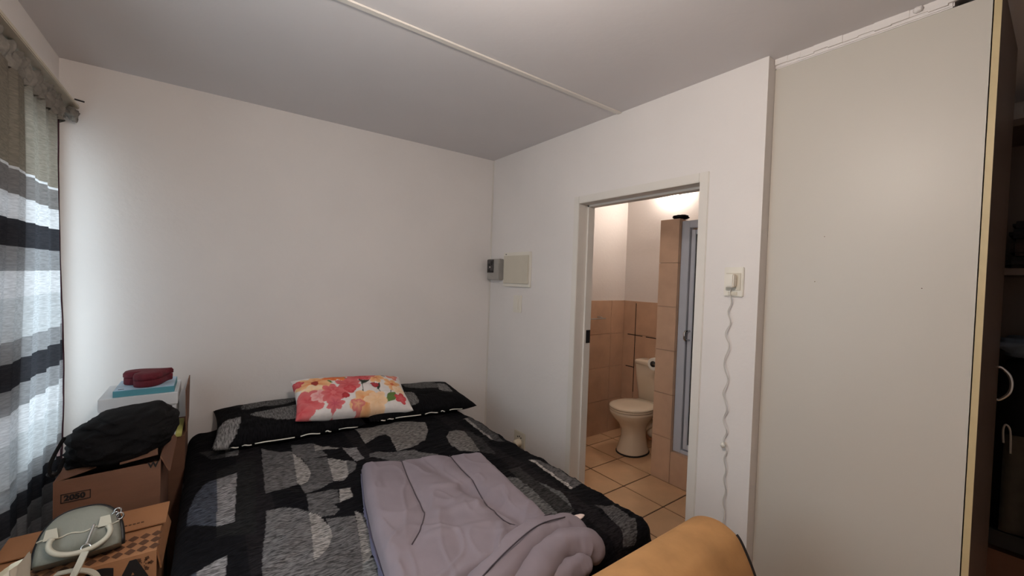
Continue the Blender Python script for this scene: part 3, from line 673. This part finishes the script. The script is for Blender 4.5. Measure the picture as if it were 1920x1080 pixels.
def side(u, v):                                              # the folded layers seen along the edges
    per = u*4; k = min(3, int(per)); f = per-k
    uv = ((f, 0), (1, f), (1-f, 1), (0, 1-f))[k]
    p = bil(*uv); c = bil(.5, .5); d = p-c; d = d/np.linalg.norm(d)
    o = .018*abs(math.sin(v*PI*2.5))+.010*fnoise(u*30, v*3, 2, 1)-.014
    return (float(p[0]+d[0]*o), float(p[1]+d[1]*o), BZ+.006+v*(.052))
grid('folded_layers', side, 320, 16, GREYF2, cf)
for s in SEAMS[:2]:
    tube('seam', [(x, y, BZ+.0215+cheight(x, y)) for x, y in s], .0022, SEAM, cf, 6)
def roll_tube(name, P, R, m, amp=.16, fr=9, n=26):
    """a fat sewn roll of quilt: swept ring with puckers"""
    P = [Vector(p) for p in sm(P, 14)]; N = len(P); rings = []
    for i, p in enumerate(P):
        t = (P[min(i+1, N-1)]-P[max(i-1, 0)]).normalized(); u_ = Vector((0, 0, 1)); u_ = (u_-t*u_.dot(t)).normalized(); w_ = t.cross(u_)
        q = i/(N-1); r_ = R*(1-.75*abs(2*q-1)**6); ring = []
        for k in range(n):
            th = 2*PI*k/n
            rad = r_*(1+amp*mnoise.noise(Vector((math.cos(th)*1.2, math.sin(th)*1.2, q*fr*.35)))+.035*math.sin(q*fr*3+math.sin(th*2))+.07*mnoise.noise(Vector((math.cos(th)*1.6, math.sin(th)*1.6, q*22))))
            ring.append(tuple(p+(u_*math.cos(th)*.85+w_*math.sin(th))*rad))
        rings.append(ring)
    return loft(name, rings, m, cf)
roll_tube('rolled_edge', [(.56, .915, BZ+.07), (.70, .965, BZ+.075), (.86, 1.005, BZ+.085), (.99, 1.000, BZ+.075), (1.05, .945, BZ+.05)], .062, GREYF)
roll_tube('rolled_edge', [(.62, .885, BZ+.04), (.78, .915, BZ+.062), (.92, .950, BZ+.072), (1.02, .925, BZ+.06), (1.045, .885, BZ+.01)], .056, GREYF)
roll_tube('rolled_edge', [(.72, .880, BZ+.01), (.84, .885, BZ+.03), (.94, .895, BZ+.035), (1.0, .890, BZ+.03)], .044, GREYF)
tube('seam', [(x, y, z) for x, y, z in sm([(.60, .925, BZ+.108), (.72, .955, BZ+.133), (.86, .985, BZ+.144), (.98, .985, BZ+.133)], 8)], .0022, SEAM, cf, 6)
lb = lump('care_label', (1.050, 1.005, BZ+.095), (.045, .014, .006), mat('label_cloth', (226, 205, 196), .8), cf, amp=.1); lb['label'] = 'pale care label'

# ================================================================== TAN CHAIR (its back to the foot of the bed)
ac = thing('armchair', 'tan suede chair back with dark piping at the foot of the bed', 'chair')
AX0, AX1 = .62, 1.452
pf = [(.800, .20), (.822, CZ-1.05), (.822, CZ-.93), (.812, CZ-.885), (.785, CZ-.850), (.745, CZ-.828), (.700, CZ-.820), (.660, CZ-.829), (.630, CZ-.846), (.604, CZ-.884), (.580, CZ-.93), (.560, CZ-.98), (.535, CZ-1.06), (.52, .20)]
pf = sm(pf, 4)
rings = []
for x, s in ((AX0, .93), (AX0+.02, 1), (AX0+.2, 1), ((AX0+AX1)/2, 1.0), (AX1-.2, 1), (AX1-.012, 1), (AX1, .965)):
    rings.append([(x, .69+(y-.69)*s, CZ-1.0+(z-CZ+1.0)*(s if z > CZ-1.0 else 1)) for y, z in pf])
loft('backrest', rings, SUEDE, ac)
tube('piping', [(AX1-.003, .69+(y-.69)*.985, CZ-1.0+(z-CZ+1.0)*(.985 if z > CZ-1 else 1)) for y, z in pf if y < .640 and z > .3], .006, SUEDEB, ac, 6)
box('seat_cushion', (AX0+.03, AX1-.03, .06, .545, .30, .45), SUEDE, ac, bev=.04)
box('seat_base', (AX0+.01, AX1-.01, .08, .80, .12, .30), SUEDE, ac, bev=.02)
for x in (AX0+.07, AX1-.07):
    for y in (.13, .74): cyl('leg', (x, y, 0), .022, .125, BLACKW, ac)

# ================================================================== CARTONS AND BAGS BY THE CURTAIN
def carton(root, x0, x1, y0, y1, h, m, sag=None, t=.005):
    """open-topped carton: four walls and a bottom, each a part"""
    box('bottom_panel', (x0, x1, y0, y1, 0, t), m, root)
    for nm, b in (('front_panel', (x0, x1, y0, y0+t)), ('rear_panel', (x0, x1, y1-t, y1)), ('left_panel', (x0, x0+t, y0+t, y1-t)), ('right_panel', (x1-t, x1, y0+t, y1-t))):
        o = box(nm, (*b, t, h), m, root)
        if sag:
            for v in o.data.vertices:
                if v.co.z > h-.01: v.co.z += sag(v.co.x, v.co.y)
def quad_flap(name, p, m, root, t=.004):
    """a cardboard flap from four corner points, with thickness"""
    P = [Vector(q) for q in p]; n = (P[1]-P[0]).cross(P[3]-P[0]).normalized()*t
    return loft(name, [[tuple(q) for q in P], [tuple(q+n) for q in P]], m, root, smooth=False)
def face_mx(x, y, z):                                        # lettering on a face that looks to -y
    return Matrix(((1, 0, 0, x), (0, 0, -1, y), (0, 1, 0, z), (0, 0, 0, 1)))
# rear carton against the head wall, one flap folded up
rc = thing('rear_carton', 'brown carton with one raised flap against the wall behind black bag', 'box')
carton(rc, -.455, -.092, 2.555, 2.885, CZ-.825, CARD)
for b in ((-.449, -.098, 2.562, 2.88, CZ-.835, CZ-.829),): box('inner_flap', b, CARD, rc)
quad_flap('raised_flap', [(-.092, 2.60, CZ-.823), (-.092, 2.88, CZ-.823), (-.090, 2.88, CZ-.595), (-.096, 2.62, CZ-.615)], CARD, rc)
yf = box('yellow_folder', (-.43, -.105, 2.54, 2.80, CZ-.8235, CZ-.8075), mat('yellow_card', (206, 204, 120), .6), None, bev=.003)
tag(yf, 'pale yellow folder under the white shoe box', 'folder')
wb = thing('white_shoe_box', 'white lidded shoe box under the teal book', 'box')
SBW = mat('white_card', (222, 224, 226), .6, .03, 10)
box('body', (-.390, -.128, 2.530, 2.79, CZ-.806, CZ-.625), SBW, wb); box('lid', (-.397, -.121, 2.523, 2.797, CZ-.655, CZ-.598), SBW, wb, bev=.002)
tb = thing('teal_book', 'teal book with pale cover lying on the white shoe box', 'book')
TEAL = mat('teal_card', (84, 150, 164), .55, .05, 14)
box('cover', (-.350, -.135, 2.535, 2.745, CZ-.597, CZ-.570), TEAL, tb)
box('cover_print', (-.348, -.137, 2.537, 2.743, CZ-.5698, CZ-.567), mat('pale_blue_print', (176, 204, 224), .5, .2, 12), tb)
box('title_mark', (-.335, -.315, 2.550, 2.556, CZ-.5668, CZ-.5660), INK, tb)
# red heart-shaped box
hb = thing('heart_box', 'dark red heart-shaped box on top of the teal book', 'gift box')
REDV = mat('dark_red_velvet', (98, 12, 30), .75, .15, 40, .3, 120)
def heart(s, z, n=60):
    o = []
    for k in range(n):
        t = 2*PI*k/n; x = 16*math.sin(t)**3; y = 13*math.cos(t)-5*math.cos(2*t)-2*math.cos(3*t)-math.cos(4*t)
        a = 2.05; X = x*math.cos(a)-y*math.sin(a); Y = x*math.sin(a)+y*math.cos(a)
        o.append((-.240+X*.0060*s, 2.635+Y*.0056*s, z))
    return o
z0 = CZ-.566
loft('box_body', [heart(.97, z0), heart(1, z0+.004), heart(1, z0+.030), heart(.98, z0+.032)], REDV, hb)
loft('box_lid', [heart(1.0, z0+.033), heart(1.03, z0+.035), heart(1.03, z0+.050), heart(.95, z0+.060), heart(.6, z0+.063)], REDV, hb)
# middle carton: sagging front edge, flap, printed marks
mc = thing('middle_carton', 'brown carton marked 2050 with black bag on top', 'box')
carton(mc, -.440, -.150, 2.10, 2.50, CZ-.755, CARD, lambda x, y: .020*(x+.15)/.29*1.0+(.014*math.sin((x+.44)*14) if y < 2.2 else 0))
quad_flap('top_flap', [(-.435, 2.105, CZ-.778), (-.30, 2.16, CZ-.758), (-.32, 2.30, CZ-.742), (-.435, 2.28, CZ-.755)], CARD, mc)
quad_flap('top_flap', [(-.27, 2.115, CZ-.758), (-.16, 2.115, CZ-.744), (-.17, 2.24, CZ-.715), (-.27, 2.22, CZ-.735)], CARD, mc)
quad_flap('side_flap', [(-.149, 2.11, CZ-.752), (-.149, 2.48, CZ-.752), (-.118, 2.46, CZ-.80), (-.122, 2.12, CZ-.82)], CARD, mc)
box('infill', (-.434, -.156, 2.107, 2.494, CZ-.87, CZ-.825), CARD, mc)
MX = face_mx(-.413, 2.0985, CZ-.848)
text('number_print', '2050', .027, MX, INK, mc, .0012)
fx_ = (-.421, -.345, CZ-.855, CZ-.823)
boxes('number_frame', [(fx_[0], fx_[1], 2.0980, 2.0995, fx_[2], fx_[2]+.002), (fx_[0], fx_[1], 2.0980, 2.0995, fx_[3]-.002, fx_[3]), (fx_[0], fx_[0]+.002, 2.0980, 2.0995, fx_[2], fx_[3]), (fx_[1]-.002, fx_[1], 2.0980, 2.0995, fx_[2], fx_[3])], INK, mc)
text('letter_print', 'W', .030, face_mx(-.188, 2.0985, CZ-.785), INK, mc, .001)
# black drawstring bag slumped on the carton
bg_ = thing('drawstring_bag', 'slumped black cloth bag lying on the brown carton', 'bag')
def bagpt(u, v):
    th = 2*PI*u; ph_ = -PI/2+PI*v
    d = Vector((math.cos(ph_)*math.cos(th), math.cos(ph_)*math.sin(th), math.sin(ph_)))
    x, y, z = d
    z2 = z if z > 0 else z*.85
    k = 1+.10*mnoise.noise(d*1.7)+.05*mnoise.noise(Vector((d.x*2+d.z*4, d.y*3, d.z*7-d.x*4)))
    x = math.copysign(abs(x)**.8, x); w = .170*(1-.10*max(0, -x)*(z+.2)); X = x*w*k; Z = math.copysign(abs(z2)**.8, z2)*.118*k*(1-.2*max(0, x)**2)
    Z += .042*x*.55                                           # rides up to the right
    rg = 1-min(1., abs(mnoise.noise(Vector((x*1.3-z*1.2, y*.7, z*3.2+x*2.2))))*4); k += .07*rg*rg*(.4+max(0., .6-x*.6)); X = x*w*k
    crease = .010*math.sin(22*(z*.7+x*.5))*max(0, -x+.4)
    return (-.272+X, 2.295+y*.185*k+crease*.6, CZ-.700+Z)
me_ = grid('body', bagpt, 140, 80, BLACKF, bg_)
tube('drawstring', sm([(-.437, 2.22, CZ-.655), (-.452, 2.17, CZ-.70), (-.458, 2.14, CZ-.735), (-.448, 2.13, CZ-.760), (-.436, 2.15, CZ-.755), (-.430, 2.18, CZ-.72)]), .006, BLACKF, bg_, 8)
lump('toggle', (-.452, 2.135, CZ-.755), (.013, .010, .008), DARKP, bg_, amp=.1, nu=12, nv=8)
pt = box('tag', (-.452, -.444, 2.20, 2.203, CZ-.715, CZ-.672), mat('pink_white_tag', (238, 220, 228), .6), bg_); pt['label'] = 'pale pink tag'
# front carton with bold lettering
fc_ = thing('front_carton', 'tan carton lettered EGA with patterned lid under the grey handbag', 'box')
fx0, fx1, fy0, fy1, fz = -.53, -.132, 1.745, 2.05, CZ-.935
box('body', (fx0, fx1, fy0, fy1, 0, fz), CARD2, fc_)
box('lid_panel', (fx0, fx1, fy0, 1.90, fz+.0005, fz+.005), CARD2, fc_)
quad_flap('rear_flap', [(fx0, 1.915, fz+.006), (fx1+.012, 1.915, fz+.006), (fx1+.014, 2.06, fz+.014), (fx0, 2.06, fz+.010)], CARD2, fc_)
quad_flap('side_flap', [(fx1+.001, fy0+.02, fz-.002), (fx1+.001, fy1, fz-.002), (fx1+.020, fy1, fz-.06), (fx1+.012, fy0+.02, fz-.07)], CARD2, fc_)
text('lettering', 'EGA', .125, face_mx(-.385, fy0-.0012, fz-.098), INK, fc_, .006)
# lattice print along the lid and a knot ornament on the front
bm = bmesh.new()
for i in range(11):
    for j in range(3):
        cx, cy = -.44+i*.030, 1.775+j*.040+(i % 2)*.0; w, l = .0145, .0185
        vs = [bm.verts.new((cx+a*w, cy+b*l, fz+.0058)) for a, b in ((-1, 0), (-.45, -.62), (0, -1), (.45, -.62), (1, 0), (.45, .62), (0, 1), (-.45, .62))]
        bm.faces.new(vs)
from_bm('lattice_print', bm, INK2, fc_)
bm = bmesh.new()
for r_ in (.010, .019, .027):
    for k in range(6):
        th = k*PI/3; c_ = (-.165+r_*.75*math.cos(th), fz-.030+r_*.75*math.sin(th)); q = r_*.26
        vs = [bm.verts.new((c_[0]+q*math.cos(a_+th), fy0-.0012, c_[1]+q*math.sin(a_+th))) for a_ in (0, PI/2, PI, 3*PI/2)]
        bm.faces.new(vs)
from_bm('ornament_print', bm, INK2, fc_)
boxes('small_print', [(-.235+k*.011, -.227+k*.011, 1.945, 1.952, fz+.0125, fz+.0135) for k in range(5)], INK2, fc_)
# grey dome handbag leaning on the carton
hg = thing('handbag', 'grey dome-shaped handbag with loop handle on the front carton', 'handbag')
LEA = mat('grey_leather', (128, 129, 118), .5, .06, 14, .12, 80); LEA2 = mat('pale_leather', (196, 190, 172), .5, .05, 12)
HM = Matrix.Translation((-.318, 1.790, fz+.024)) @ Matrix.Rotation(math.radians(5), 4, 'Z') @ Matrix.Rotation(math.radians(-38), 4, 'X') @ Matrix.Scale(.80, 4)
def H(x, y, z): return tuple(HM @ Vector((x, y, z)))
def dome(s, y, n=40):
    o = []
    for k in range(n+1):
        t = PI*k/n; o.append(H(.118*s*math.copysign(abs(math.cos(t))**.75, math.cos(t)), y, .004+.172*s*math.sin(t)**.8))
    return o+[H(-.10*s, y, .0), H(0, y, -.003), H(.10*s, y, .0)]
loft('body', [dome(.88, -.052), dome(.96, -.048), dome(1.0, -.035), dome(1.01, 0), dome(1.0, .035), dome(.96, .048), dome(.88, .052)], LEA, hg)
tube('zip_band', [H(.121*math.copysign(abs(math.cos(PI*k/40))**.75, math.cos(PI*k/40)), 0, .005+.177*math.sin(PI*k/40)**.8) for k in range(41)], .007, DARKP, hg, 8)
tube('front_seam', [H(-.112+.224*k/20, -.0535, .082+.004*math.sin(k)) for k in range(21)], .0025, LEA2, hg, 6)
tube('handle', [H(.005+.082*math.cos(t), -.068-.012*math.sin(t*.5), .055+.052*math.sin(t)) for t in [PI*.86+k*(PI*1.28)/30 for k in range(31)]], .0075, LEA2, hg, 10)
for x in (-.075, .070):
    quad_flap('handle_tab', [H(x-.020, -.060, .078), H(x+.020, -.060, .078), H(x+.014, -.064, .115), H(x-.014, -.064, .115)], LEA2, hg)
tube('ring', [H(.022+.013*math.cos(2*PI*k/16), -.078, .012+.013*math.sin(2*PI*k/16)) for k in range(16)], .0025, CHROME, hg, 6, closed=True)
tube('chain', [H(.022+.018*k/12, -.070-.004*(k % 2), .026+.065*k/12) for k in range(13)], .0035, STEEL, hg, 6)
for dx, dz in ((.105, .125), (.112, .105), (.098, .112)):
    tube('clasp_ring', [H(dx+.011*math.cos(2*PI*k/14), -.045-.006*math.sin(2*PI*k/14), dz+.011*math.sin(2*PI*k/14)) for k in range(14)], .0028, CHROME, hg, 6, closed=True)
def strap(name, P, w, m, root):
    P = [Vector(p) for p in sm(P, 6)]; rings = []
    for i, p in enumerate(P):
        t = (P[min(i+1, len(P)-1)]-P[max(i-1, 0)]).normalized(); s = t.cross(Vector((0, 0, 1))).normalized(); n = s.cross(t)
        rings.append([tuple(p+s*a*w/2+n*b*.002) for a, b in ((-1, -1), (1, -1), (1, 1), (-1, 1))])
    return loft(name, rings, m, root, smooth=False)
a = Vector(H(.022, -.085, -.002))
strap('shoulder_strap', [tuple(a), (a.x-.022, a.y-.045, fz+.012), (-.36, 1.68, fz-.05), (-.40, 1.66, fz-.16)], .018, LEA2, hg)
strap('shoulder_strap', [(-.36, 1.752, fz+.012), (-.31, 1.735, fz+.014), (-.27, 1.722, fz-.01), (-.262, 1.71, fz-.08), (-.27, 1.70, fz-.2)], .018, LEA2, hg)
# cream carrier bag in front
cb_ = thing('carrier_bag', 'cream carrier bag with a dark handle slot at the lower left corner', 'bag')
def cbag(u, v):
    th = 2*PI*u; w = .075*(1-.35*v); d = .20*(1-.10*v)
    s = .006*fnoise(math.cos(th)*2, math.sin(th)*2, v*4, 2)
    c, q = math.cos(th), math.sin(th)
    return (-.430+d*.30*math.copysign(abs(c)**.5, c)*(1-.5*v)+s+.028*v, 1.56+w*1.45*math.copysign(abs(q)**.5, q)+s, .0+v*(CZ-.775+.02*c-.02*q))
grid('body', cbag, 48, 30, mat('cream_paper', (226, 216, 196), .7, .05, 10, .3, 18), cb_)
lump('handle_slot', (-.412, 1.51, CZ-.80), (.022, .035, .010), INK, cb_, amp=.1, nu=16, nv=8)
